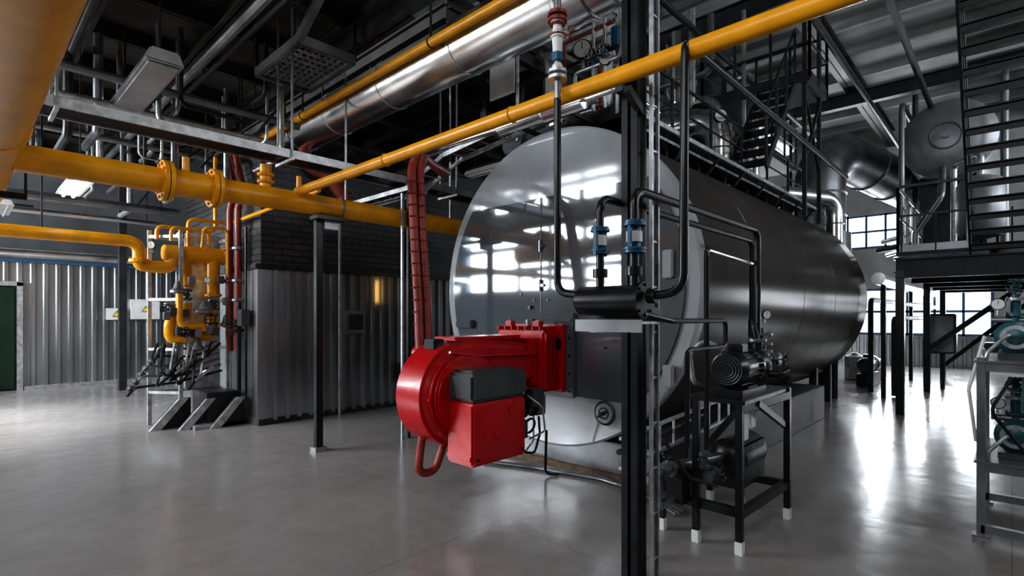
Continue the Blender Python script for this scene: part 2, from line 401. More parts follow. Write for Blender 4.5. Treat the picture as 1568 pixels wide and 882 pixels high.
# ---------------------------------------------------------------- boiler
R=1.74;XF=4.6
def clipcirc(r,zlo,zhi,yc=3.75,zc=1.97,n=28):
    a1=math.asin((zhi-zc)/r) if zhi<zc+r else math.pi/2; a0=math.asin((zlo-zc)/r) if zlo>zc-r else -math.pi/2
    P=[(yc+r*math.cos(a0+(a1-a0)*i/n),zc+r*math.sin(a0+(a1-a0)*i/n)) for i in range(n+1)]
    P+=[(yc-r*math.cos(a1+(a0-a1)*i/n),zc+r*math.sin(a1+(a0-a1)*i/n)) for i in range(n+1)]
    Q=[]
    for p in P:
        if not Q or (abs(p[0]-Q[-1][0])+abs(p[1]-Q[-1][1]))>1e-4: Q.append(p)
    if abs(Q[0][0]-Q[-1][0])+abs(Q[0][1]-Q[-1][1])<1e-4: Q.pop()
    return Q
bo=empty('industrial_steam_boiler')
b=B('jacket')
Lb=7.6
b.lathe((XF,3.75,1.97),(1,0,0),[(.03,R-.02),(.04,R),(1.5,R),(1.505,R-.006),(1.515,R-.006),(1.52,R),(3.2,R),(3.205,R-.006),(3.215,R-.006),(3.22,R),(4.9,R),(4.905,R-.006),(4.915,R-.006),(4.92,R),(6.6,R),(6.605,R-.006),(6.615,R-.006),(6.62,R),(Lb-.2,R),(Lb-.05,R-.06),(Lb+.15,R*.8),(Lb+.28,R*.5),(Lb+.33,R*.1)],BSIDE,128)
b.done(bo)
b=B('front_plate')
b.lathe((XF-.02,3.75,1.97),(1,0,0),[(0,R-.03),(0,R-.01),(.012,R+.012),(.11,R+.012),(.12,R)],BSIL,128)
b.done(bo,20)
b=B('door_panels')
b.prism(clipcirc(1.60,.80,2.98),'x',XF-.05,XF-.01,BDOOR)
b.box(XF-.055,XF-.049,3.845,3.86,1.68,2.98,BLK)
for z in(2.42,1.98):
    b.box(XF-.08,XF-.05,3.80,3.90,z,z+.03,BDOOR,.006);b.cyl((XF-.075,3.853,z-.05),(XF-.075,3.853,z+.08),.014,GALV,10)
for (y,z,h) in((2.30,2.0,.26),(2.30,1.0,.2)): b.box(XF-.1,XF-.05,y-.05,y+.05,z,z+h,BSIL,.01)
for (y,z) in((3.75,1.83),(3.95,1.83),(3.0,1.33),(4.15,1.9),(4.7,.95)): b.cyl((XF-.065,y,z),(XF-.05,y,z),.014,BLK,8)
b.cyl((XF-.09,4.0,1.75),(XF-.05,4.0,1.75),.022,BLK)
b.box(XF-.12,XF-.05,4.95,5.25,1.5,1.6,BDOOR,.015)
b.done(bo,20)
b=B('burner_mount_plate')
b.box(XF-.10,XF-.05,3.36,4.32,.78,1.68,BDOOR,.01)
for i in range(5):
    for y in(3.41,4.27): b.cyl((XF-.115,y,.85+.19*i),(XF-.1,y,.85+.19*i),.014,BLK,6)
b.done(bo,20)
b=B('inspection_port')
b.ring((XF-.03,3.02,.66),(1,0,0),.115,.012,GREY,28,8);b.cyl((XF-.05,3.02,.66),(XF-.02,3.02,.66),.10,BSIL,24);b.ring((XF-.05,3.02,.66),(1,0,0),.055,.008,BLK,20,6)
b.bar((XF-.07,2.96,.70),(XF-.07,3.08,.62),.02,.02,BLK);b.cyl((XF-.10,3.02,.66),(XF-.05,3.02,.66),.02,BLK)
b.done(bo)
b=B('support_cradle')
b.box(XF+.15,9.75,2.22,5.28,0,.52,IRON,.01)
b.box(XF-.0,XF+.15,2.5,5.05,.0,.36,DUCT,.01)
b.box(XF-.06,XF+.2,2.25,5.3,0,.06,RUST)
for xx in(10.6,11.6):
    for y in(2.6,4.9): b.box(xx,xx+.12,y-.06,y+.06,0,.75,IRON)
b.done(bo)
b=B('top_walkway')
x0,x1=4.95,11.9
b.box(x0,x1,3.05,4.5,3.80,3.84,IRON);b.bar((x0,3.02,3.80),(x1,3.02,3.80),.05,.12,IRON);b.bar((x0,4.5,3.80),(x1,4.5,3.80),.05,.12,IRON)
xx=x0+.1
while xx<x1:
    b.box(xx,xx+.05,3.05,3.1,3.5,3.82,IRON);b.box(xx,xx+.05,4.42,4.47,3.5,3.82,IRON);xx+=.9
b.rail([(x0,3.05,3.82),(x1,3.05,3.82)],.75,IRON,1.1,.018)
b.rail([(x0,4.5,3.82),(x0,3.05,3.82)],.75,IRON,.7,.018)
b.ladder((4.9,2.85,3.72),(11.6,2.85,3.72),(0,1,0),.2,.25,GALV,.015,.05)
for i in range(4): b.tube([(4.9,2.79+.03*i,3.70),(11.6,2.79+.03*i,3.70)],.012,BLK,0,6)
for i in range(8): b.bar((5.0+.9*i,2.75,3.70),(5.0+.9*i,2.95,3.45),.03,.03,IRON)
b.done(bo)
b=B('top_fittings')
for (xx,y,r,h,m) in((5.6,3.75,.10,.55,RDP),(6.3,3.6,.12,.6,DUCT),(7.0,3.9,.1,.7,GALV),(9.3,3.6,.12,.7,DUCT),(10.2,3.7,.1,.8,GALV)):
    b.cyl((xx,y,3.6),(xx,y,3.75+h*.5),r*.6,m);b.valve((xx,y,3.9+h*.5),(0,0,1),r*.55,m,DUCT,.2,(0,-1,0),BLK);b.cyl((xx,y,4.05+h*.5),(xx,y,4.3+h),r*.5,m)
b.tube([(8.4,8.0,4.85),(8.4,3.4,4.85),(8.4,3.4,3.6)],.20,SIL,.45,20)
for y in(3.9,4.2,5.0,6.): b.ring((8.4,y,4.85),(0,1,0),.205,.012,SIL)
b.ring((8.4,3.4,4.3),(0,0,1),.205,.012,SIL);b.ring((8.4,3.4,4.0),(0,0,1),.205,.012,SIL)
b.tube([(7.2,6.0,4.6),(7.2,4.1,4.6),(7.2,4.1,3.6)],.12,SIL,.3,16)
b.gauge((7.8,3.15,4.6),(-.7,-.7,0),.1)
b.done(bo)

# ---------------------------------------------------------------- burner
bu=empty('gas_burner')
b=B('fan_housing')
cx,cz,r=3.22,.93,.48
P=[(cx+r*math.cos(a),cz+r*math.sin(a)) for a in [math.radians(q) for q in range(-50,-275,-9)]]
P+=[(3.32,1.43),(3.72,1.41),(4.05,1.38),(4.22,1.30),(4.22,.98),(3.95,.90),(3.72,.78),(3.58,.6)]
b.prism(P,'y',3.62,4.10,RED,.07,3)
P=[(cx+.38*math.cos(a),cz+.38*math.sin(a)) for a in [math.radians(q) for q in range(0,360,12)]]
b.prism(P,'y',3.57,3.63,RED,.02,2)
b.box(3.15,4.1,3.70,4.06,1.39,1.455,RED,.03)
b.box(2.98,3.1,3.78,3.94,1.34,1.44,BLK,.01)
b.tube([(3.0,3.59,1.33),(3.35,3.59,1.28),(4.15,3.59,1.26)],.012,RED,.1)
for q in range(0,360,45):
    a=math.radians(q);b.cyl((cx+.43*math.cos(a),3.6,cz+.43*math.sin(a)),(cx+.43*math.cos(a),3.62,cz+.43*math.sin(a)),.012,RED,6)
b.done(bu)
b=B('control_box')
b.box(2.99,3.66,3.28,3.62,.37,.91,RED,.02)
b.box(2.98,3.67,3.27,3.62,.92,1.16,GREY,.025)
b.box(3.05,3.6,3.35,3.6,1.15,1.18,GREY,.01)
b.cyl((3.46,3.24,.80),(3.5,3.28,.82),.05,RED,12)
b.cyl((3.05,3.265,.43),(3.05,3.28,.43),.012,BLK,6);b.cyl((3.6,3.265,.43),(3.6,3.28,.43),.012,BLK,6)
b.box(2.975,2.99,3.3,3.6,.42,.46,RED)
b.cyl((3.28,3.255,.62),(3.28,3.28,.62),.03,RED,12)
b.done(bu)
b=B('combustion_head')
b.box(4.20,4.46,3.52,4.20,.86,1.50,RED,.02)
b.box(4.14,4.20,3.60,4.12,.92,1.42,RED,.01)
b.box(4.44,4.50,3.46,4.26,.84,1.56,RED,.01)
for i in range(6): b.box(4.22+.04*i,4.235+.04*i,3.50,3.52,.9,1.46,RED)
for i in range(7): b.box(4.16,4.46,3.54+.1*i,3.555+.1*i,1.5,1.54,RED)
b.box(4.22,4.3,3.6,3.7,1.54,1.60,RED,.01);b.box(4.22,4.3,4.0,4.1,1.54,1.60,RED,.01)
b.cyl((4.3,3.75,1.5),(4.3,3.75,1.62),.02,BLK);b.cyl((4.38,3.9,1.5),(4.38,3.9,1.61),.025,GALV)
b.box(4.38,4.44,3.48,3.51,1.30,1.42,BLK,.005)
b.done(bu)
b=B('gas_valve_assembly')
b.cyl((3.66,3.45,.75),(4.02,3.45,.75),.06,DUCT);b.valve((3.86,3.45,.75),(1,0,0),.05,DUCT,IRON,.14)
b.box(3.78,3.95,3.30,3.42,.78,.95,GREY,.01);b.box(3.98,4.12,3.42,3.6,.66,.86,DUCT,.01)
b.cyl((3.72,3.38,.66),(3.72,3.38,.50),.05,GREY);b.ring((3.80,3.36,.6),(0,1,.2),.07,.012,BLK)
b.tube([(3.7,3.4,.5),(3.72,3.36,.36),(3.85,3.34,.33),(3.95,3.36,.5),(3.98,3.4,.66)],.012,BLK,.06,6)
b.tube([(3.66,3.5,.55),(3.78,3.44,.30),(3.95,3.44,.42),(4.02,3.5,.7)],.01,GALV,.06,6)
b.tube([(3.9,3.5,.8),(3.95,3.7,.8),(4.1,3.85,.95)],.07,DUCT,.1)
b.tube([(3.75,3.35,.9),(3.8,3.2,.8),(3.9,3.25,.55),(3.84,3.4,.46)],.009,GALV,.06,6)
b.done(bu)
b=B('fuel_hoses')
b.tube([(2.98,3.95,.60),(2.90,3.92,.22),(3.08,3.90,.20),(3.22,3.90,.52)],.038,RUB,.16)
for dx in(0,.10):
    p=[(3.12+dx,4.18,1.30),(3.16+dx,4.26,1.75),(3.18+dx,4.36,2.5),(3.22+dx,4.46,3.15),(3.5+dx,4.75,3.42),(4.4,5.3+dx,3.5)]
    b.tube(p,.045,RUB,.3,14)
    z=1.45
    while z<3.1:
        yy=4.22+(z-1.4)*.125;b.ring((3.14+dx+(z-1.4)*.03,yy,z),(0,.1,1),.046,.006,RUB,14,5);z+=.12
b.cyl((3.16,4.08,1.28),(3.16,4.24,1.28),.10,RED)
b.done(bu)
b=B('floor_cable_bundle')
for i in range(5):
    o=.03*i
    b.tube([(4.1,4.3,.02+.0*i),(4.3+o,3.7,.02),(4.45+o*.5,3.0,.02),(4.35-o,2.3,.02+.004*i),(4.2-o,2.0,.02)],.016,GALV if i%2 else DUCT,.5,8)
b.tube([(4.1,3.4,.5),(4.2,3.5,.02),(4.3,3.4,.02)],.014,BLK,.1,8)
b.done()

# ---------------------------------------------------------------- yellow gas pipework
g=B('gas_pipe_main')
g.cyl((.35,6.1,2.99),(7.2,6.1,2.99),.12,YEL,28)
for xx in(1.43,1.87): g.flange((xx,6.1,2.99),(1,0,0),.20,YEL,.035,10);g.flange((xx+.045,6.1,2.99),(1,0,0),.20,YEL,.035,10)
g.cyl((1.47,6.1,2.99),(1.87,6.1,2.99),.135,YEL,28)
g.ring((3.32,6.1,2.99),(1,0,0),.125,.012,DUCT)
g.tube([(2.42,6.1,3.0),(2.42,6.1,3.35)],.06,YEL);g.ring((2.42,6.1,3.24),(0,0,1),.07,.02,YEL);g.ring((2.42,6.1,3.16),(0,0,1),.07,.02,YEL);g.cyl((1.63,6.1,3.0),(1.63,6.1,3.26),.035,YEL)
g.cyl((2.78,6.05,3.0),(2.78,6.05,3.28),.03,YEL)
g.done()
g=B('gas_pipe_overhead_large')
g.cyl((.2,-1.5,3.02),(.2,8.2,3.02),.195,YEL,36)
for y in(1.,5.2): g.ring((.2,y,3.02),(0,1,0),.197,.01,YEL)
g.bar((.2,7.,3.2),(.2,7.,5.3),.03,.03,IRON);g.bar((.2,1.,3.2),(.2,1.,7.6),.03,.03,IRON)
g.box(-.1,.5,6.97,7.03,2.78,2.84,IRON)
for xx in(-.1,.48): g.box(xx,xx+.02,6.98,7.02,2.8,3.3,IRON)
g.done()
g=B('gas_pipe_overhead_slim')
g.cyl((2.75,-3.,3.09),(2.75,6.02,3.09),.052,YEL,20)
g.tube([(2.75,5.95,3.09),(2.75,6.08,3.02)],.04,YEL)
for y in(2.6,4.2,.4): g.ring((2.75,y,3.09),(0,1,0),.054,.006,YEL)
g.bar((2.75,1.72,3.02),(2.87,1.72,3.02),.05,.04,IRON)
g.done()
g=B('gas_pipe_ceiling_slim')
g.cyl((3.5,-1.,4.56),(3.5,10.,4.56),.05,YEL,16)
for y in(1.5,4.5,7.5): g.bar((3.5,y,4.56),(3.5,y,5.3),.02,.02,IRON);g.ring((3.5,y,4.56),(0,1,0),.05,.01,IRON)
g.done()
g=B('gas_pipe_wall_branch')
g.tube([(-4.95,9.2,2.73),(1.86,9.2,2.73),(1.86,9.2,2.38),(2.0,9.2,2.38)],.085,YEL,.16,20)
g.flange((1.86,9.2,2.45),(0,0,1),.13,YEL,.04);g.flange((-1.5,9.2,2.73),(1,0,0),.14,YEL,.04)
for xx in(-3,.8): g.bar((xx,9.2,2.8),(xx,9.2,5.2),.02,.02,IRON)
g.done()
gt=empty('gas_regulating_train')
g=B('yellow_manifold')
g.cyl((2.15,9.2,2.60),(2.98,9.2,2.60),.12,YEL,24,.02);g.flange((2.98,9.2,2.60),(1,0,0),.14,YEL,.03)
g.tube([(2.0,9.2,2.38),(2.25,9.2,2.38),(2.3,9.2,2.6)],.09,YEL,.1,16)
g.tube([(2.84,9.2,2.6),(2.84,9.2,1.95)],.09,YEL);g.flange((2.84,9.2,1.98),(0,0,1),.12,YEL,.03)
g.tube([(2.46,9.2,2.6),(2.46,9.2,2.1)],.08,YEL);g.flange((2.46,9.2,2.12),(0,0,1),.11,YEL,.03)
g.tube([(2.46,9.2,1.85),(2.46,9.2,1.62),(2.22,9.1,1.62),(2.22,9.1,1.30),(2.42,9.05,1.30)],.08,YEL,.12,14)
g.tube([(2.80,9.1,1.75),(2.80,9.1,1.34),(2.50,9.1,1.34),(2.50,9.1,1.55)],.075,YEL,.12,14)
g.tube([(2.62,9.3,1.45),(2.95,9.3,1.45)],.07,YEL)
g.tube([(2.1,9.3,2.8),(2.1,9.3,3.0),(2.9,9.3,3.0),(2.9,9.3,4.2)],.03,YEL,.1,10)
g.tube([(2.5,9.25,2.7),(2.5,9.25,3.15),(3.1,9.25,3.15),(3.1,6.2,3.2)],.028,YEL,.1,10)
g.tube([(2.62,9.0,2.7),(2.62,8.9,3.0),(2.95,8.9,3.0),(2.95,8.9,2.3)],.024,YEL,.08,8)
g.tube([(2.2,8.95,2.75),(2.2,8.95,2.95),(2.7,8.95,2.95),(2.7,8.95,2.75)],.024,YEL,.08,8)
g.tube([(2.3,8.95,2.05),(2.3,8.9,1.5),(2.6,8.9,1.5)],.045,YEL,.1,10)
g.done(gt)
g=B('valves_and_regulators')
for (x_,y_,z_) in((2.84,9.2,1.82),(2.46,9.2,1.98),(2.22,9.1,1.75),(2.8,9.1,1.6),(2.42,9.0,1.42)):
    g.valve((x_,y_,z_),(0,0,1),.05,DUCT,GREY,.12,(-.6,-1,0),BLK)
for (x_,z_,r_) in((2.3,2.05,.11),(2.65,1.75,.12),(2.55,1.2,.09),(2.95,1.55,.08)):
    g.lathe((x_,8.98,z_-.08),(0,0,1),[(0,r_*.4),(.03,r_),(.06,r_),(.1,r_*.6),(.18,r_*.4),(.2,r_*.2)],DUCT,20)
for i in range(12):
    x_=2.1+.08*i;z_=1.3+.9*random.random()
    g.box(x_,x_+.09,8.9,9.0,z_,z_+.12,random.choice([GREY,DUCT,BLK,DUCT]),.01)
g.gauge((2.0,9.1,2.68),(-.7,-.7,0),.06);g.gauge((2.36,9.08,2.86),(-.7,-.7,0),.06);g.gauge((2.7,9.0,2.2),(-.5,-.9,0),.05)
for i in range(14):
    a=random.uniform(2.0,2.9);z_=random.uniform(.6,1.15)
    g.tube([(a,9.0,1.25),(a-.1,8.85,z_),(a-.35*random.random(),8.8,z_-.1),(a+.2*random.random(),8.9,z_+.15),(a,9.1,z_)],.018,random.choice([BLK,DUCT,BLK,GALV]),.1,6)
for i in range(6):
    z_=.65+.09*i; x0=1.75+.07*i
    g.tube([(2.9,9.0+.05*i,z_+.15),(x0+.5,8.95+.04*i,z_+.02),(x0,8.9+.04*i,z_+.06*(i%3)),(x0-.08,8.95+.04*i,z_-.12)],.018,random.choice([BLK,DUCT]),.1,6)
    g.lathe((x0,8.95+.04*i,z_-.03),(-1,0,.2),[(0,.02),(.02,.05),(.06,.05),(.09,.02)],GREY,10)
g.done(gt)
g=B('stand')
for (x_,y_) in((2.05,9.5),(3.0,9.5),(2.35,9.05),(3.0,9.05)): g.bar((x_,y_,0),(x_,y_,2.95),.05,.05,GALV)
for z_ in(.5,1.15,1.9,2.85): g.bar((2.05,9.5,z_),(3.0,9.5,z_),.05,.05,GALV);g.bar((3.0,9.05,z_),(3.0,9.5,z_),.05,.05,GALV);g.bar((2.05,9.48,z_),(2.35,9.05,z_),.04,.04,GALV)
g.box(2.5,3.0,9.4,9.46,.5,2.95,GALV,.01)
for (x_,y_) in((2.05,9.0),(2.35,8.75),(2.7,8.55)):
    g.prism([(x_-.1,.0),(x_+.42,.0),(x_+.42,.42),(x_+.25,.42)],'y',y_,y_+.07,IRON)
    g.prism([(x_-.12,.0),(x_+.02,.0),(x_+.37,.42),(x_+.25,.42)],'y',y_-.06,y_,GALV)
g.box(2.4,3.1,8.55,9.5,0,.06,GALV);g.box(2.6,3.05,8.7,9.4,.05,.5,IRON,.01)
g.done(gt)
g=B('red_supply_pipes')
for i,(x_,y_) in enumerate(((3.05,8.75),(3.0,8.95))):
    g.tube([(x_,y_,1.1),(x_,y_,3.3),(x_,y_-.2,3.6),(x_,y_+.3,4.6)],.05,RDP,.15,12)
    for z_ in(1.9,2.2,2.7): g.flange((x_,y_,z_),(0,0,1),.09,RDP if i else DUCT,.03)
g.tube([(3.06,8.45,3.0),(3.06,8.45,1.7),(3.06,8.45,.25)],.02,BLK,0);g.tube([(3.05,8.7,.35),(3.05,8.7,1.9)],.03,BLK,0)
g.valve((3.05,8.75,1.5),(0,0,1),.05,BLK,IRON,.12,(-1,-.5,0),BLK);g.box(2.98,3.1,8.4,8.6,1.5,1.75,GREY,.01)
for z_ in(1.3,2.2,3.0): g.bar((3.05,8.75,z_),(3.2,8.75,z_),.04,.04,GALV)
g.done(gt)

# ---------------------------------------------------------------- steel posts
p=B('steel_column')
p.ibeam((2.93,1.72,0),(2.93,1.72,7.2),.11,.115,BLK,.022);p.box(2.878,2.985,1.668,1.69,0,7.2,BLK)
p.bar((2.93,1.72,3.6),(2.6,2.6,5.2),.06,.06,IRON)
p.bar((2.93,1.66,2.9),(2.75,1.66,3.0),.04,.05,IRON)
p.done()
p=B('steel_column')
p.box(3.04,3.125,6.14,6.225,0.05,2.86,BLK,.006);p.box(3.01,3.155,6.11,6.255,0,.05,GALV);p.box(2.98,3.35,6.0,6.2,2.82,2.865,BLK);p.box(3.125,3.30,6.1,6.2,2.72,2.82,GALV)
p.done()
l=B('vertical_cable_ladder')
l.ladder((2.985,1.61,0.01),(2.985,1.61,6.5),(1,0,0),.075,.28,GALV,.012,.025)
for i in range(2): l.tube([(2.975+.02*i,1.625,0.0),(2.975+.02*i,1.625,6.4)],.008,BLK,0,6)
l.done()

# ---------------------------------------------------------------- black feed pipework on column
f=B('feedwater_header')
HX,HZ=2.66,1.74
f.lathe((HX,1.95,HZ),(0,-1,0),[(0,.02),(.0,.06),(.03,.088),(.42,.088),(.45,.088),(.45,.03)],BLK,28)
f.flange((HX,1.50,HZ),(0,1,0),.105,BLK,.02,8)
f.box(2.58,2.86,1.48,1.88,1.605,1.62,GALV);f.box(2.56,2.575,1.46,1.90,1.56,1.63,DUCT);f.box(2.76,2.87,1.5,1.88,1.60,1.70,BLK)
f.tube([(2.66,2.115,3.03),(2.66,2.115,1.80),(2.66,1.95,1.78)],.024,BLK,.1,14)
f.tube([(2.70,1.275,3.05),(2.68,1.275,1.78),(2.66,1.48,1.76)],.024,BLK,.12,14)
f.cyl((2.66,1.47,1.76),(2.66,1.42,1.76),.04,BLK)
f.tube([(2.70,1.275,3.0),(2.70,1.275,3.12),(6.5,1.275,3.12)],.022,BLK,.05,12)
for (y,zt,xe) in((1.79,2.36,5.2),(1.56,2.37,4.66)):
    f.tube([(HX,y,HZ),(HX,y,zt),(xe,y,zt),(xe,y,1.62)],.024 if y>1.7 else .026,BLK,.09,14)
f.tube([(2.66,1.5,1.66),(2.9,1.45,1.62),(3.7,1.45,1.62),(3.7,1.45,1.44),(3.2,1.45,1.44),(3.1,1.45,1.44),(3.1,1.45,.85)],.016,BLK,.05,10)
f.tube([(3.5,1.50,2.05),(3.5,1.50,.75)],.018,BLK,0,10)
f.tube([(3.5,1.50,2.02),(3.5,1.50,2.10),(4.7,1.62,2.10)],.018,BLK,.05,10)
f.done()
for (y,s1) in((1.79,.92),(1.56,1.05)):
    f=B('blue_flanged_valve')
    r=.036*s1
    f.valve((HX,y,2.10),(0,0,1),r,BLU,BLU,.13*s1)
    f.cyl((HX,y,2.10-.03),(HX,y,2.10+.03),r*1.2,WHT,16)
    f.cyl((HX,y,1.88),(HX,y,1.93),.045,BLK,16)
    for a in(-.05,.05): f.box(HX-.008+a,HX+.008+a,y-.01,y+.01,2.01,2.19,BLU)
    f.done()
f=B('control_valve_stack')
f.cyl((2.66,2.115,3.04),(2.66,2.115,3.55),.022,DUCT)
for z in(3.16,3.20,3.53,3.57): f.cyl((2.66,2.115,z),(2.66,2.115,z+.02),.062,RDP if z>3.5 else GALV,18)
f.lathe((2.66,2.115,3.22),(0,0,1),[(0,.03),(.03,.035),(.05,.02),(.12,.03),(.2,.036),(.24,.03),(.30,.028)],WHT,16)
f.cyl((2.66,2.115,3.28),(2.66,2.115,3.33),.038,BLU,16)
f.tube([(2.66,2.115,3.58),(2.66,2.115,3.72),(2.9,2.115,3.95),(3.6,2.115,4.0)],.024,DUCT,.1)
f.valve((2.66,2.115,3.48),(0,0,1),.028,WHT,RDP,.07,(1,-.4,0),RDP)
f.done()

# pump station on stand
ps=empty('feedwater_pump_station')
s=B('stand')
TZ=1.07
for (x_,y_,zt) in((3.74,1.37,TZ),(4.67,1.33,TZ),(3.74,1.68,TZ),(4.67,1.70,TZ),(3.78,1.97,.42),(4.67,1.97,.42)):
    s.box(x_-.024,x_+.024,y_-.024,y_+.024,.09,zt,BLK,.004);s.box(x_-.027,x_+.027,y_-.027,y_+.027,0,.09,WHT,.003)
s.box(3.70,4.72,1.32,1.74,TZ-.03,TZ,BLK,.004)
s.bar((3.74,1.37,TZ-.06),(4.67,1.33,TZ-.06),.05,.06,BLK);s.bar((3.74,1.68,TZ-.06),(4.67,1.7,TZ-.06),.05,.06,BLK)
s.bar((3.76,1.38,.28),(3.78,1.97,.28),.05,.06,BLK);s.bar((3.76,1.37,.28),(4.67,1.34,.28),.05,.06,BLK);s.bar((4.67,1.34,.28),(4.67,1.97,.28),.05,.06,BLK);s.bar((3.78,1.97,.28),(4.67,1.97,.28),.05,.06,BLK)
s.bar((3.74,1.37,TZ-.06),(3.74,1.6,.72),.03,.04,BLK)
s.bar((3.95,1.36,TZ-.06),(4.1,1.36,TZ-.06),.03,.04,BLK);s.bar((4.0,1.34,TZ-.05),(4.67,1.34,.75),.035,.045,BLK)
s.done(ps)
s=B('circulation_pump')
s.motor((3.85,1.5,1.26),(1,0,0),.135,.42,BLK)
s.box(3.82,4.32,1.38,1.62,TZ,TZ+.05,BLK,.005)
s.lathe((4.27,1.5,1.26),(1,0,0),[(0,.12),(.05,.14),(.12,.14),(.16,.10),(.2,.05)],BLK,20)
s.tube([(4.42,1.5,1.26),(4.60,1.5,1.26),(4.60,1.52,1.55)],.035,GREY,.06)
for z in(1.36,1.42,1.50): s.flange((4.60,1.5,z),(0,0,1),.075,DUCT,.02,6)
s.tube([(4.38,1.47,1.3),(4.38,1.47,1.46)],.04,BLK);s.flange((4.38,1.47,1.46),(0,0,1),.07,DUCT,.02,6)
s.tube([(4.38,1.47,1.46),(4.38,1.5,1.60),(4.66,1.56,1.62)],.024,BLK,.05)
s.tube([(4.40,1.47,1.50),(4.41,1.47,1.9)],.02,BLK,0);s.gauge((4.36,1.4,1.66),(-.6,-.8,0),.035)
s.tube([(4.38,1.40,1.2),(4.4,1.3,1.2),(4.5,1.28,1.22)],.025,BLK,.04);s.valve((4.6,1.42,1.3),(0,1,0),.03,DUCT,DUCT,.08,(0,-1,0),BLK)
s.tube([(3.92,1.55,1.40),(3.84,1.68,1.48),(3.80,1.76,1.35),(3.82,1.74,1.15),(3.9,1.7,1.12)],.018,GALV,.08,8)
s.tube([(4.6,1.5,1.2),(4.62,1.6,1.12),(4.8,1.75,1.14),(5.2,1.8,1.3),(5.2,1.8,1.62)],.024,BLK,.05)
s.done(ps)
s=B('expansion_tank')
s.lathe((4.12,1.62,.54),(1,0,0),[(0,.05),(.02,.10),(.06,.15),(.5,.15),(.54,.10),(.56,.05)],BLK,28);s.box(4.15,4.65,1.5,1.75,.31,.42,BLK,.01)
s.box(4.12,4.6,1.48,1.5,.36,.66,IRON,.01)
s.tube([(3.2,1.8,.55),(3.65,1.8,.55),(4.15,1.65,.55)],.035,DUCT,.05);s.valve((3.5,1.8,.55),(1,0,0),.035,DUCT,DUCT,.12,(0,-.3,1),BLK)
s.valve((3.85,1.62,.48),(1,0,0),.03,DUCT,DUCT,.1,(0,-1,.2),BLK);s.valve((3.7,1.6,.62),(0,0,1),.025,DUCT,DUCT,.08,(-1,-.3,0),BLK)
s.tube([(3.4,1.8,.55),(3.4,1.8,.3),(3.9,1.8,.3)],.02,DUCT,.05);s.box(3.62,3.78,1.72,1.86,.28,.52,BLK,.01)
s.tube([(3.3,1.7,.8),(3.45,1.6,.55),(3.8,1.55,.42)],.012,BLK,.1,6)
s.box(3.9,4.0,1.4,1.42,.75,.95,WHT,.003);s.box(4.05,4.15,1.4,1.42,.82,.95,WHT,.003)
s.done(ps)
l=B('low_cable_ladder')
l.ladder((3.1,1.92,.72),(5.4,1.92,.82),(0,0,1),.2,.22,GALV,.02,.03);l.bar((3.16,1.92,0),(3.16,1.92,.72),.04,.04,IRON);l.bar((5.3,1.92,0),(5.3,1.92,.82),.04,.04,IRON)
l.tube([(3.12,1.95,.72),(4.5,1.95,.80)],.02,BLK,0,8)
l.done()

# ---------------------------------------------------------------- ducts
d=B('exhaust_duct_silver')
d.lathe((3.9,1.6,4.62),(0,1,0),[(0,.3),(1.35,.3),(1.36,.308),(1.40,.308),(1.41,.3),(2.75,.3),(2.76,.308),(2.8,.308),(2.81,.3),(4.15,.3),(4.16,.308),(4.2,.308),(4.21,.3),(5.55,.3),(5.56,.308),(5.6,.308),(5.61,.3),(8.3,.3)],SIL,40)
d.tube([(3.9,2.6,4.62),(3.9,2.3,5.0),(3.9,2.3,6.8)],.26,SIL,.3,24)
for y in(2.7,8.3):
    d.ring((3.9,y,4.62),(0,1,0),.306,.012,DUCT)
    for s_ in(-.31,.31): d.bar((3.9+s_,y,4.6),(3.9+s_,y,7.0),.02,.02,IRON)
d.done()
d=B('flue_duct_large')
d.tube([(13.6,3.2,3.4),(13.6,3.2,5.55),(16.8,1.9,4.9)],.52,DUCT,.9,32)
for z in(3.9,4.4): d.ring((13.6,3.2,z),(0,0,1),.53,.02,GALV,32)
for f_ in(.5,.75): d.ring(V((13.6,3.2,5.55)).lerp(V((16.8,1.9,4.9)),f_),(3.2,-1.3,-.65),.53,.02,GALV,32)
d.cyl((13.6,3.2,2.2),(13.6,3.2,3.5),.62,DUCT,28);d.bar((13.6,3.2,0),(13.6,3.2,2.2),.3,.3,IRON)
d.done()
d=B('flue_duct_vertical')
d.cyl((11.2,4.6,3.4),(11.2,4.6,7.0),.38,DUCT,28)
for z in(4.2,5.0,5.8,6.6): d.ring((11.2,4.6,z),(0,0,1),.385,.018,DUCT,28)
d.tube([(11.2,4.6,4.6),(12.6,4.6,4.6),(12.6,4.6,6.4),(16,4.6,6.4)],.28,DUCT,.6,20)
d.done()
d=B('silver_steam_elbow')
d.tube([(10.8,3.3,3.4),(10.8,3.3,4.0),(12.2,2.6,4.0),(12.2,2.6,2.1)],.16,SIL,.35,20)
d.cyl((12.2,2.6,0),(12.2,2.6,2.2),.06,IRON)
for z in(3.5,3.,2.5): d.ring((12.2,2.6,z),(0,0,1),.165,.012,SIL)
d.done()
d=B('horizontal_silver_pipe')
d.cyl((12.4,1.9,2.38),(21.9,1.9,2.38),.12,SIL,20)
for x_ in(13,17,21): d.bar((x_,1.9,0),(x_,1.9,2.3),.08,.08,IRON)
d.done()
d=B('wall_silver_pipe')
d.cyl((-5,15.6,3.02),(3.0,15.6,3.02),.11,SIL,20)
for x_ in(-3,0,2.8): d.bar((x_,15.6,3.02),(x_,16.2,3.02),.04,.04,IRON)
d.done()
d=B('silver_sheathed_pipe')
d.lathe((4.35,3.1,3.82),(0,1,0),[(0,.03),(.02,.09),(.5,.09),(.51,.096),(.54,.096),(.55,.09),(1.2,.09),(1.22,.03)],SIL,20)
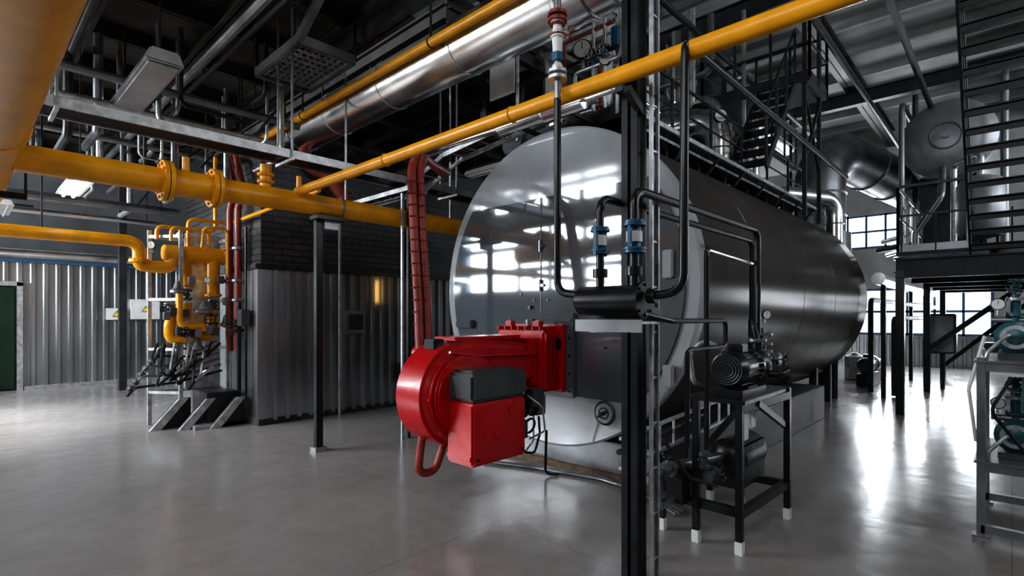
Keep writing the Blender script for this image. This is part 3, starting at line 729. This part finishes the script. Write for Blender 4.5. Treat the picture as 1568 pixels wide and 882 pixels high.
d.tube([(4.35,3.1,3.82),(4.35,2.7,3.82),(4.9,2.6,3.7)],.03,SIL,.1);d.tube([(4.35,4.3,3.82),(4.35,6.0,3.85)],.03,SIL,0)
d.bar((4.35,3.4,3.82),(4.95,3.4,3.80),.04,.04,IRON);d.bar((4.35,4.1,3.82),(4.95,4.1,3.80),.04,.04,IRON)
d.done()

# ---------------------------------------------------------------- overhead deck, trays, lights at left
m=B('mezzanine_deck')
m.box(-1.2,3.3,4.6,14.5,5.3,5.36,DSTL)
for x_ in(-1.2,-.1,1.1,2.2,3.3): m.ibeam((x_,4.6,5.18),(x_,14.5,5.18),.12,.22,DSTL)
for y_ in(4.6,5.8,7.0,8.2,9.4,10.6,12,13.3,14.5): m.ibeam((-1.2,y_,5.2),(3.3,y_,5.2),.1,.18,DSTL)
m.ibeam((3.3,4.6,4.95),(3.3,14.5,4.95),.14,.3,IRON)
for (x_,y_) in((-1.2,14.4),(2.6,14.4),(-1.2,4.7)): m.box(x_-.07,x_+.07,y_-.07,y_+.07,0,5.2,IRON)
for y_ in(4.6,9.4,14.5): m.bar((3.3,y_,5.3),(3.3,y_,7.2),.08,.08,IRON)
m.done()
m=B('upper_service_deck')
m.box(4.3,9.5,5.2,14.5,5.6,5.66,DSTL)
for x_ in(4.3,5.3,6.3,7.3,8.3,9.4): m.ibeam((x_,5.2,5.5),(x_,14.5,5.5),.12,.2,DSTL)
for y_ in(5.2,7,8.8,10.6,12.4,14.4): m.ibeam((4.3,y_,5.45),(9.5,y_,5.45),.12,.22,DSTL)
m.rail([(9.4,5.2,5.66),(4.35,5.2,5.66),(4.35,10,5.66)],1.0,IRON,1.0,.02)
for (x_,y_) in((9.3,5.3),(9.3,14.3),(4.4,14.3),(4.4,5.3)): m.bar((x_,y_,5.6),(x_,y_,7.2),.1,.1,IRON)
m.done()
m=B('suspended_grating_platform')
gx0,gx1,gy0,gy1,gz=2.55,3.2,5.55,6.7,4.62
for a_,b_ in(((gx0,gy0),(gx1,gy0)),((gx0,gy1),(gx1,gy1)),((gx0,gy0),(gx0,gy1)),((gx1,gy0),(gx1,gy1))): m.bar((*a_,gz),(*b_,gz),.05,.1,DUCT)
for i in range(9): m.bar((gx0+.078*i,gy0,gz),(gx0+.078*i,gy1,gz),.012,.03,GALV)
for i in range(10): m.bar((gx0,gy0+.12*i,gz),(gx1,gy0+.12*i,gz),.012,.03,GALV)
for (x_,y_) in((gx0,gy0),(gx1,gy0),(gx0,gy1),(gx1,gy1)): m.bar((x_,y_,gz),(x_,y_,5.05),.04,.04,IRON)
m.bar((gx0,gy0,gz),(gx0,3.9,5.5),.06,.1,DUCT)
m.done()
m=B('cable_tray')
m.ladder((.3,6.02,3.46),(8.5,6.02,3.46),(0,1,0),.34,.28,GALV,.02,.09)
for i in range(7): m.tube([(.3,5.88+.045*i,3.44),(4,5.89+.045*i,3.45),(8.5,5.88+.045*i,3.44)],.015,BLK,0,6)
for x_ in(.6,2.6,5.0,7.5): m.bar((x_,5.83,3.42),(x_,5.83,5.1),.02,.02,DUCT);m.bar((x_,6.2,3.42),(x_,6.2,5.1),.02,.02,DUCT);m.bar((x_,5.8,3.40),(x_,6.24,3.40),.03,.03,GALV)
m.done()
m=B('cable_tray')
m.ladder((4.3,5.8,3.35),(4.3,8.2,3.35),(1,0,0),.3,.28,GALV,.02,.06)
m.ladder((4.3,5.9,3.35),(4.55,5.4,3.75),(1,0,0),.3,.2,GALV,.02,.06);m.ladder((4.55,5.4,3.75),(4.55,3.2,3.95),(1,0,0),.3,.25,GALV,.02,.06)
for i in range(4): m.tube([(4.2+.05*i,8.2,3.37),(4.2+.05*i,5.9,3.37),(4.45+.05*i,5.4,3.78),(4.45+.05*i,3.2,3.98)],.014,BLK,.1,6)
m.bar((4.15,5.95,3.3),(4.15,5.95,.0),.03,.03,GALV);m.bar((4.3,7.9,0),(4.3,7.9,3.3),.03,.03,GALV)
m.bar((4.25,5.95,0),(4.25,5.95,3.3),.04,.04,BLK)
m.done()
m=B('cable_tray')
m.ladder((3.35,6.6,3.15),(7.2,6.6,3.15),(0,1,0),.3,.26,GALV,.02,.07)
for i in range(5): m.tube([(3.35,6.5+.05*i,3.17),(7.2,6.5+.05*i,3.17)],.015,random.choice([BLK,GALV]),0,6)
for x_ in(3.6,5.4,7.0): m.bar((x_,6.45,3.1),(x_,6.45,5.3),.02,.02,GALV)
m.done()
l=B('ceiling_light_trough')
l.prism([(1.30,4.20),(1.65,4.20),(1.60,4.34),(1.35,4.34)],'y',6.2,8.2,DUCT,.015)
l.box(1.34,1.61,6.25,8.15,4.185,4.20,TANK)
for y_ in(6.4,8.0): l.bar((1.47,y_,4.3),(1.47,y_,5.1),.02,.02,IRON)
l.done()
def fluor(x_,y_,z_,L,lit,up):
    l=B('fluorescent_light_fixture')
    l.prism([(x_-.13,z_),(x_+.13,z_),(x_+.09,z_+.09),(x_-.09,z_+.09)],'y',y_,y_+L,WHT,.008)
    for s_ in(-.05,.05): l.cyl((x_+s_,y_+.03,z_-.015),(x_+s_,y_+L-.03,z_-.015),.018,TUBE if lit else WHT,10)
    for yy in(y_+.2,y_+L-.2): l.bar((x_,yy,z_+.08),(x_,yy,up),.012,.012,IRON)
    l.done()
fluor(1.05,7.9,3.25,1.2,True,5.1);fluor(.55,11.5,3.4,1.2,False,5.1);fluor(7.,6.6,4.4,1.2,False,5.3)
o=B('overhead_service_pipework')
spec=[(2.1,4.75,.05,DUCT),(2.35,4.9,.035,BLK),(.75,4.7,.06,BLK),(1.0,4.85,.05,IRON),(-.3,4.6,.09,BLK),(.6,4.95,.04,DUCT)]
for (x_,z_,r_,m_) in spec: o.cyl((x_,4.6 if x_>2 else 1.,z_),(x_,14,z_),r_,m_,10);o.bar((x_,8,z_),(x_,8,5.1),.015,.015,IRON);o.bar((x_,12,z_),(x_,12,5.1),.015,.015,IRON)
for (y_,z_,r_,m_) in((7.4,4.35,.05,DUCT),(7.9,4.2,.035,GALV),(10.2,4.4,.05,DUCT),(10.6,3.9,.06,SIL),(11.2,4.1,.04,DUCT),(12.1,3.7,.08,DUCT),(8.0,4.55,.04,BLK),(13.2,3.6,.05,SIL)):
    o.cyl((-1,y_,z_),(3.4 if y_<8.1 else 3.3+ (4.7 if z_>4.15 else -.2),y_,z_),r_,m_,10);o.bar((0,y_,z_),(0,y_,5.1),.015,.015,IRON);o.bar((2.8,y_,z_),(2.8,y_,5.1),.015,.015,IRON)
random.seed(4)
for i in range(48):
    x_=random.uniform(-.5,3.0);y_=random.uniform(6.8,12.5);z_=random.uniform(3.5,4.6)
    L=random.uniform(.3,1.2);m_=random.choice([SIL,DUCT,IRON,GALV,DUCT,DUCT,IRON])
    if random.random()<.5: o.tube([(x_,y_,5.1),(x_,y_,z_),(x_+L*.6,y_,z_)],random.uniform(.015,.05),m_,.1,8)
    else: o.tube([(x_,y_,5.1),(x_,y_,z_),(x_,y_+L,z_)],random.uniform(.015,.05),m_,.1,8)
for i in range(10):
    y_=6.9+i*.7;o.bar((3.2,y_,4.8),(2.6,y_,3.9+.3*(i%3)),.03,.03,IRON)
o.done()
o=B('flexible_duct_connector')
o.tube([(3.9,8.3,4.4),(3.9,8.25,4.05),(4.2,8.1,3.95),(4.5,8.0,3.5),(4.5,8.0,3.3)],.10,RUB,.25,14)
for i in range(6): o.ring((4.47,8.0,3.35+.07*i),(0,0,1),.102,.012,RUB,18,6)
o.done()
h=B('hanging_hook');h.cyl((2.55,3.6,5.5),(2.55,3.6,4.55),.008,IRON,6);h.box(2.45,2.65,3.57,3.63,4.5,4.54,DUCT);h.cyl((2.55,3.6,4.54),(2.55,3.6,4.38),.03,IRON);h.ring((2.55,3.6,4.33),(1,0,0),.04,.01,IRON,16,6)
h.bar((2.55,3.6,5.5),(2.55,4.7,5.35),.03,.03,IRON);h.done()
h=B('suspended_steel_panel')
h.box(3.2,4.6,2.8,4.55,5.7,5.78,DSTL,.01)
for y_ in(2.8,3.5,4.0,4.55): h.bar((3.2,y_,5.65),(4.6,y_,5.65),.06,.1,IRON)
for x_ in(3.2,4.6): h.bar((x_,2.8,5.65),(x_,4.55,5.65),.06,.12,IRON)
for (x_,y_) in((3.25,2.85),(4.55,2.85),(3.25,4.5),(4.55,4.5)): h.bar((x_,y_,5.7),(x_,y_,7.2),.05,.05,IRON)
h.done()

i_=B('instrument_rack')
i_.bar((4.95,3.1,3.84),(4.95,3.1,5.0),.04,.04,GALV);i_.bar((4.95,3.9,3.84),(4.95,3.9,5.0),.04,.04,GALV);i_.bar((4.95,3.1,4.3),(4.95,3.9,4.3),.04,.04,GALV);i_.bar((4.95,3.1,4.9),(4.95,3.9,4.9),.04,.04,GALV)
i_.gauge((4.86,3.5,4.62),(-1,-.5,0),.11);i_.gauge((4.86,3.2,4.42),(-1,-.5,0),.07)
for y_ in(3.2,3.35): i_.valve((4.85,y_,4.5),(0,0,1),.035,BLU,RDP,.1,(-1,0,0),GALV);i_.tube([(4.85,y_,3.9),(4.85,y_,5.0),(5.3,y_,5.2),(5.3,y_,6)],.02,GALV,.05)
i_.tube([(4.85,3.6,3.9),(4.85,3.6,4.4),(4.85,3.0,4.4),(4.85,3.0,5.2)],.022,GALV,.06)
i_.tube([(4.85,3.75,3.9),(4.85,3.75,4.8),(4.85,3.1,4.8)],.018,RDP,.06)
i_.cyl((4.9,3.1,4.55),(4.9,3.1,4.75),.05,BLU)
i_.done()
s=B('white_notice_board');s.box(4.82,4.84,4.52,4.96,4.45,4.9,WHT,.004);s.bar((4.86,4.50,3.84),(4.86,4.50,5.0),.03,.03,GALV);s.done()
w=B('upper_walkway')
w.box(9.6,15.5,4.2,5.4,5.5,5.56,IRON);w.rail([(9.6,5.4,5.56),(9.6,4.2,5.56),(15.5,4.2,5.56)],1.05,IRON,1.0,.022)
w.box(9.6,10.7,2.4,4.2,5.5,5.56,IRON);w.rail([(10.7,2.4,5.56),(9.6,2.4,5.56),(9.6,4.2,5.56)],1.05,IRON,.6,.022);w.rail([(10.7,2.4,5.56),(10.7,4.2,5.56)],1.05,IRON,.6,.022)
for (x_,y_) in((9.7,2.5),(10.6,2.5),(9.7,5.3),(15.4,4.3),(12.5,4.3)): w.bar((x_,y_,3.3),(x_,y_,7.2),.06,.06,IRON)
w.ladder((8.2,2.9,3.84),(9.6,2.9,5.5),(0,1,0),.55,.27,IRON,.04,.1,.16)
w.rail([(8.2,2.62,3.84),(9.6,2.62,5.5)],.9,IRON,.8,.018,False)
for (a,b_) in(((9.7,2.5,4.2),(10.6,2.5,5.4)),((9.7,2.5,5.4),(10.6,2.5,4.2))): w.bar(a,b_,.04,.04,IRON)
w.done()
w=B('high_level_pipework')
random.seed(11)
for i in range(46):
    x_=random.uniform(6,12);y_=random.uniform(3.2,7);z_=random.uniform(4.3,6.9);r_=random.choice([.03,.04,.06,.08,.05,.1,.14])
    m_=random.choice([DUCT,GALV,IRON,DUCT,SIL,TANK]);L=random.uniform(1,2.5)
    if i%3==0: w.tube([(x_,y_,7.1),(x_,y_,z_),(x_+L,y_,z_),(x_+L,y_,3.8)],r_,m_,r_*3,10)
    elif i%3==1: w.tube([(x_,y_+L,z_),(x_,y_,z_),(x_,y_,3.8)],r_,m_,r_*3,10)
    else: w.tube([(x_,y_,7.1),(x_,y_,z_),(x_,y_+L,z_)],r_,m_,r_*3,10)
for (y_,z_) in((2.2,6.2),(4.,6.6),(1.2,5.9)): w.cyl((6,y_,z_),(21.9,y_,z_),.05,IRON,10)
for i in range(7): w.tube([(16+i*.7,1.7+.2*(i%3),7),(16+i*.7,1.7+.2*(i%3),3.4+.3*(i%2)),(17+i*.7,2.6,3.4+.3*(i%2))],.06,random.choice([DUCT,GALV,IRON]),.15,10)
w.done()
t_=B('deaerator_tank')
t_.lathe((13.6,.95,5.2),(1,0,0),[(-.2,.05),(-.17,.35),(-.08,.62),(.05,.75),(.08,.78),(.12,.75),(5,.75),(5.2,.3)],TANK,40)
t_.ring((13.42,.95,5.2),(1,0,0),.25,.02,DUCT);t_.cyl((13.3,.95,5.2),(13.5,.95,5.2),.06,DUCT)
for x_ in(14.3,17.5): t_.box(x_,x_+.15,.45,1.45,2.75,4.6,IRON)
t_.tube([(13.5,1.0,4.6),(13.2,1.0,4.0),(13.2,1.4,3.3),(13.2,1.4,2.75)],.06,DUCT,.2)
t_.tube([(13.0,1.6,2.8),(13.0,1.6,5.9),(15.5,1.6,5.9)],.05,DUCT,.2);t_.tube([(13.3,.1,2.8),(13.3,.1,6.2),(15,.1,6.2)],.06,DUCT,.2);t_.done()
pl=B('steel_platform')
pl.box(10.9,18.5,-4,1.42,2.66,2.72,IRON)
for y_ in(-4,-2.6,-1.2,.2,1.4): pl.ibeam((10.9,y_,2.5),(18.5,y_,2.5),.1,.26,IRON)
for x_ in(10.9,12.8,14.7,16.6,18.5): pl.ibeam((x_,-4,2.44),(x_,1.42,2.44),.12,.32,IRON)
for (x_,y_) in((10.9,1.36),(14.7,1.36),(18.4,1.36),(10.9,-3.9),(14.7,-1.5),(18.4,-1.5)): pl.box(x_-.06,x_+.06,y_-.06,y_+.06,0,2.4,BLK)
for (a,b_) in(((14.7,1.36,.9),(14.7,-.2,2.3)),((18.4,1.36,.3),(18.4,-.6,2.3)),((14.7,-1.5,.9),(14.7,-.1,2.3))): pl.bar(a,b_,.1,.1,IRON)
pl.rail([(18.5,1.4,2.72),(10.95,1.4,2.72),(10.95,.5,2.72)],1.1,DUCT,1.1,.022)
pl.rail([(10.95,-.6,2.72),(10.95,-4,2.72)],1.1,DUCT,1.1,.022)
for i in range(12): pl.bar((10.93,1.35-.45*i,2.72),(10.93,1.35-.45*i,3.3),.02,.02,IRON)
pl.done()
st=B('steel_staircase')
for i in range(22):
    x_=10.85-.2*i;z_=2.72+.2*i
    if z_>6.8: break
    st.box(x_-.14,x_+.14,-.5,.45,z_,z_+.035,IRON)
    st.box(x_-.14,x_-.12,-.5,.45,z_-.06,z_+.02,IRON)
e=V((10.85-.2*20,0,2.72+4.0))
for y_ in(-.52,.47):
    st.bar((10.95,y_,2.66),(e.x,y_,e.z),.03,.24,IRON)
    st.rail([(10.85,y_,2.8),(e.x,y_,e.z)],.95,IRON,.9,.02,False)
st.box(5.4,6.85,-.5,.45,6.7,6.75,IRON)
for y_ in(-.5,.45): st.bar((6.,y_,6.7),(6.,y_,7.2),.05,.05,IRON)
st.done()
x_=12.4
tk=B('pressure_vessel');tk.lathe((x_,.4,3.0),(0,0,1),[(0,.1),(.05,.28),(.15,.34),(.95,.34),(1.05,.28),(1.12,.1)],TANK,24)
for q in(0,2.1,4.2): tk.bar((x_+.25*math.cos(q),.4+.25*math.sin(q),2.72),(x_+.25*math.cos(q),.4+.25*math.sin(q),3.1),.04,.04,IRON)
tk.tube([(x_,.4,4.1),(x_,.4,4.5),(x_+.6,.8,4.5),(x_+.6,.8,2.72)],.05,GALV,.1);tk.done()
for (x_,y_,h_) in((16.2,3.0,.6),(16.8,2.7,.5)):
    q=B('chemical_drum');q.lathe((x_,y_,0),(0,0,1),[(0,.2),(.02,.22),(h_*.5,.22),(h_*.5+.02,.23),(h_*.5+.04,.22),(h_,.22),(h_+.05,.12),(h_+.1,.06)],GALV,20);q.done()
q=B('wall_control_cabinet');q.box(15.3,15.7,.9,1.4,.8,1.7,GREY,.02);q.box(15.27,15.3,.95,1.35,.85,1.65,DUCT,.01);q.bar((15.5,1.15,0),(15.5,1.15,.8),.08,.08,IRON);q.done()
q=B('workbench');q.box(17,18.2,-1.5,.6,.78,.84,RUST,.01)
for (x_,y_) in((17.05,-1.45),(18.15,-1.45),(17.05,.55),(18.15,.55)): q.box(x_-.03,x_+.03,y_-.03,y_+.03,0,.78,IRON)
q.box(17.2,17.7,-.6,.1,.84,1.1,GREY,.02);q.box(17.3,17.8,.2,.5,.84,1.0,BLU,.02);q.done()
q=B('large_pump_unit');q.motor((14.6,2.5,.5),(1,0,0),.18,.6,TEAL);q.box(14.5,15.6,2.35,2.65,0,.3,IRON,.01);q.lathe((15.2,2.5,.5),(1,0,0),[(0,.16),(.05,.2),(.2,.2),(.3,.1)],GREY,20);q.done()
q=B('boiler_water_pipes')
for i,(y_,z_) in enumerate(((1.6,1.9),(1.75,1.6),(2.2,2.0))):
    q.tube([(12.9+i*.3,y_,0.02),(12.9+i*.3,y_,z_),(19,y_,z_)],.05,random.choice([DUCT,IRON]),.15,10)
q.done()

dk=empty('teal_pump_skid')
s=B('frame')
for x_ in(5.3,6.3):
    for y_ in(.17,-.65): s.box(x_-.025,x_+.025,y_-.025,y_+.025,.0,1.34,DUCT,.003);s.box(x_-.05,x_+.05,y_-.05,y_+.05,0,.015,DUCT)
for z_ in(.57,1.32):
    s.box(5.26,6.34,-.69,.21,z_-.02,z_,DUCT,.004)
    s.bar((5.3,-.65,z_-.05),(5.3,.17,z_-.05),.04,.06,DUCT);s.bar((5.3,.17,z_-.05),(6.3,.17,z_-.05),.04,.06,DUCT);s.bar((6.3,-.65,z_-.05),(6.3,.17,z_-.05),.04,.06,DUCT)
s.bar((5.3,.17,.06),(5.3,-.65,.06),.05,.06,DUCT);s.bar((6.3,.17,.06),(6.3,-.65,.06),.05,.06,DUCT)
s.done(dk)
s=B('pumps')
for (z_) in(.57,1.32):
    for y_ in(-.02,-.42):
        s.motor((5.62,y_,z_+.17),(1,0,0),.11,.36,TEAL)
        s.lathe((5.62,y_,z_+.17),(-1,0,0),[(0,.08),(.02,.125),(.09,.125),(.12,.09),(.14,.03)],TEAL,24);s.flange((5.5,y_,z_+.17),(1,0,0),.09,GALV,.02,8)
        s.box(5.45,6.1,y_-.1,y_+.1,z_,z_+.05,GREY,.005)
        s.tube([(5.56,y_,z_+.28),(5.56,y_,z_+.5)],.03,TEAL);s.flange((5.56,y_,z_+.34),(0,0,1),.06,TEAL,.02,6);s.flange((5.56,y_,z_+.46),(0,0,1),.06,GALV,.02,6)
        s.gauge((5.48,y_+.1,z_+.42),(-1,-.1,0),.045)
        s.valve((5.56,y_,z_+.56),(0,0,1),.028,TEAL,TEAL,.07,(-1,.2,0),BLK)
        s.tube([(5.5,y_+.02,z_+.17),(5.38,y_+.04,z_+.2),(5.34,y_+.16,z_+.05),(5.36,y_+.18,z_-.3)],.014,GALV,.08,8)
    s.tube([(5.56,.12,z_+.30),(5.56,-.7,z_+.30)],.022,DUCT)
s.tube([(5.34,.15,1.5),(5.3,.24,1.1),(5.34,.2,.7)],.012,WHT,.1,8)
s.tube([(5.32,.0,1.2),(5.26,.12,.95),(5.3,-.1,.62)],.012,BLK,.1,8)
s.box(5.3,5.42,-.25,-.05,.95,1.2,TEAL,.01);s.box(5.4,5.6,-.3,-.1,1.02,1.3,GREY,.01)
s.done(dk)

# ---------------------------------------------------------------- world, lights, camera
w=bpy.data.worlds.new('overcast_sky');sc.world=w;w.use_nodes=True
w.node_tree.nodes['Background'].inputs['Color'].default_value=(.75,.87,1,1);w.node_tree.nodes['Background'].inputs['Strength'].default_value=1.2
area('warm_stripe_light',(5.35,8.0,2.1),.03,.4,.35,(1,.55,.15),(R90,0,0))  # bodiless light added to throw an amber reflection stripe on the cladding
area('overhead_fill_a',(3.2,-1.5,7.0),1.5,1.5,50,(1,.97,.92),(0,0,0))  # unseen overhead light added as extra fill
l=bpy.data.lights.new('left_floor_pool_fill','SPOT');l.energy=3200;l.spot_size=math.radians(80);l.spot_blend=1;l.shadow_soft_size=.3;l.color=(.93,.97,1)  # unseen spot added to brighten the pool on the left floor
lo=bpy.data.objects.new('left_floor_pool_fill',l);lo.location=(-.7,11.4,5.0);lo.rotation_euler=(0,0,0);sc.collection.objects.link(lo)
cam=bpy.data.cameras.new('camera');co=bpy.data.objects.new('camera',cam);sc.collection.objects.link(co)
cam.sensor_width=36;cam.lens=36*810/1568;cam.shift_y=43/1568
yaw=math.atan2(.687,.7266)
co.location=(0,0,1.65);co.rotation_euler=(R90,0,yaw-R90);cam.clip_start=.05
sc.camera=co
sc.view_settings.view_transform='Standard'
try: sc.view_settings.look='Medium High Contrast'
except Exception: pass
sc.view_settings.exposure=0.05
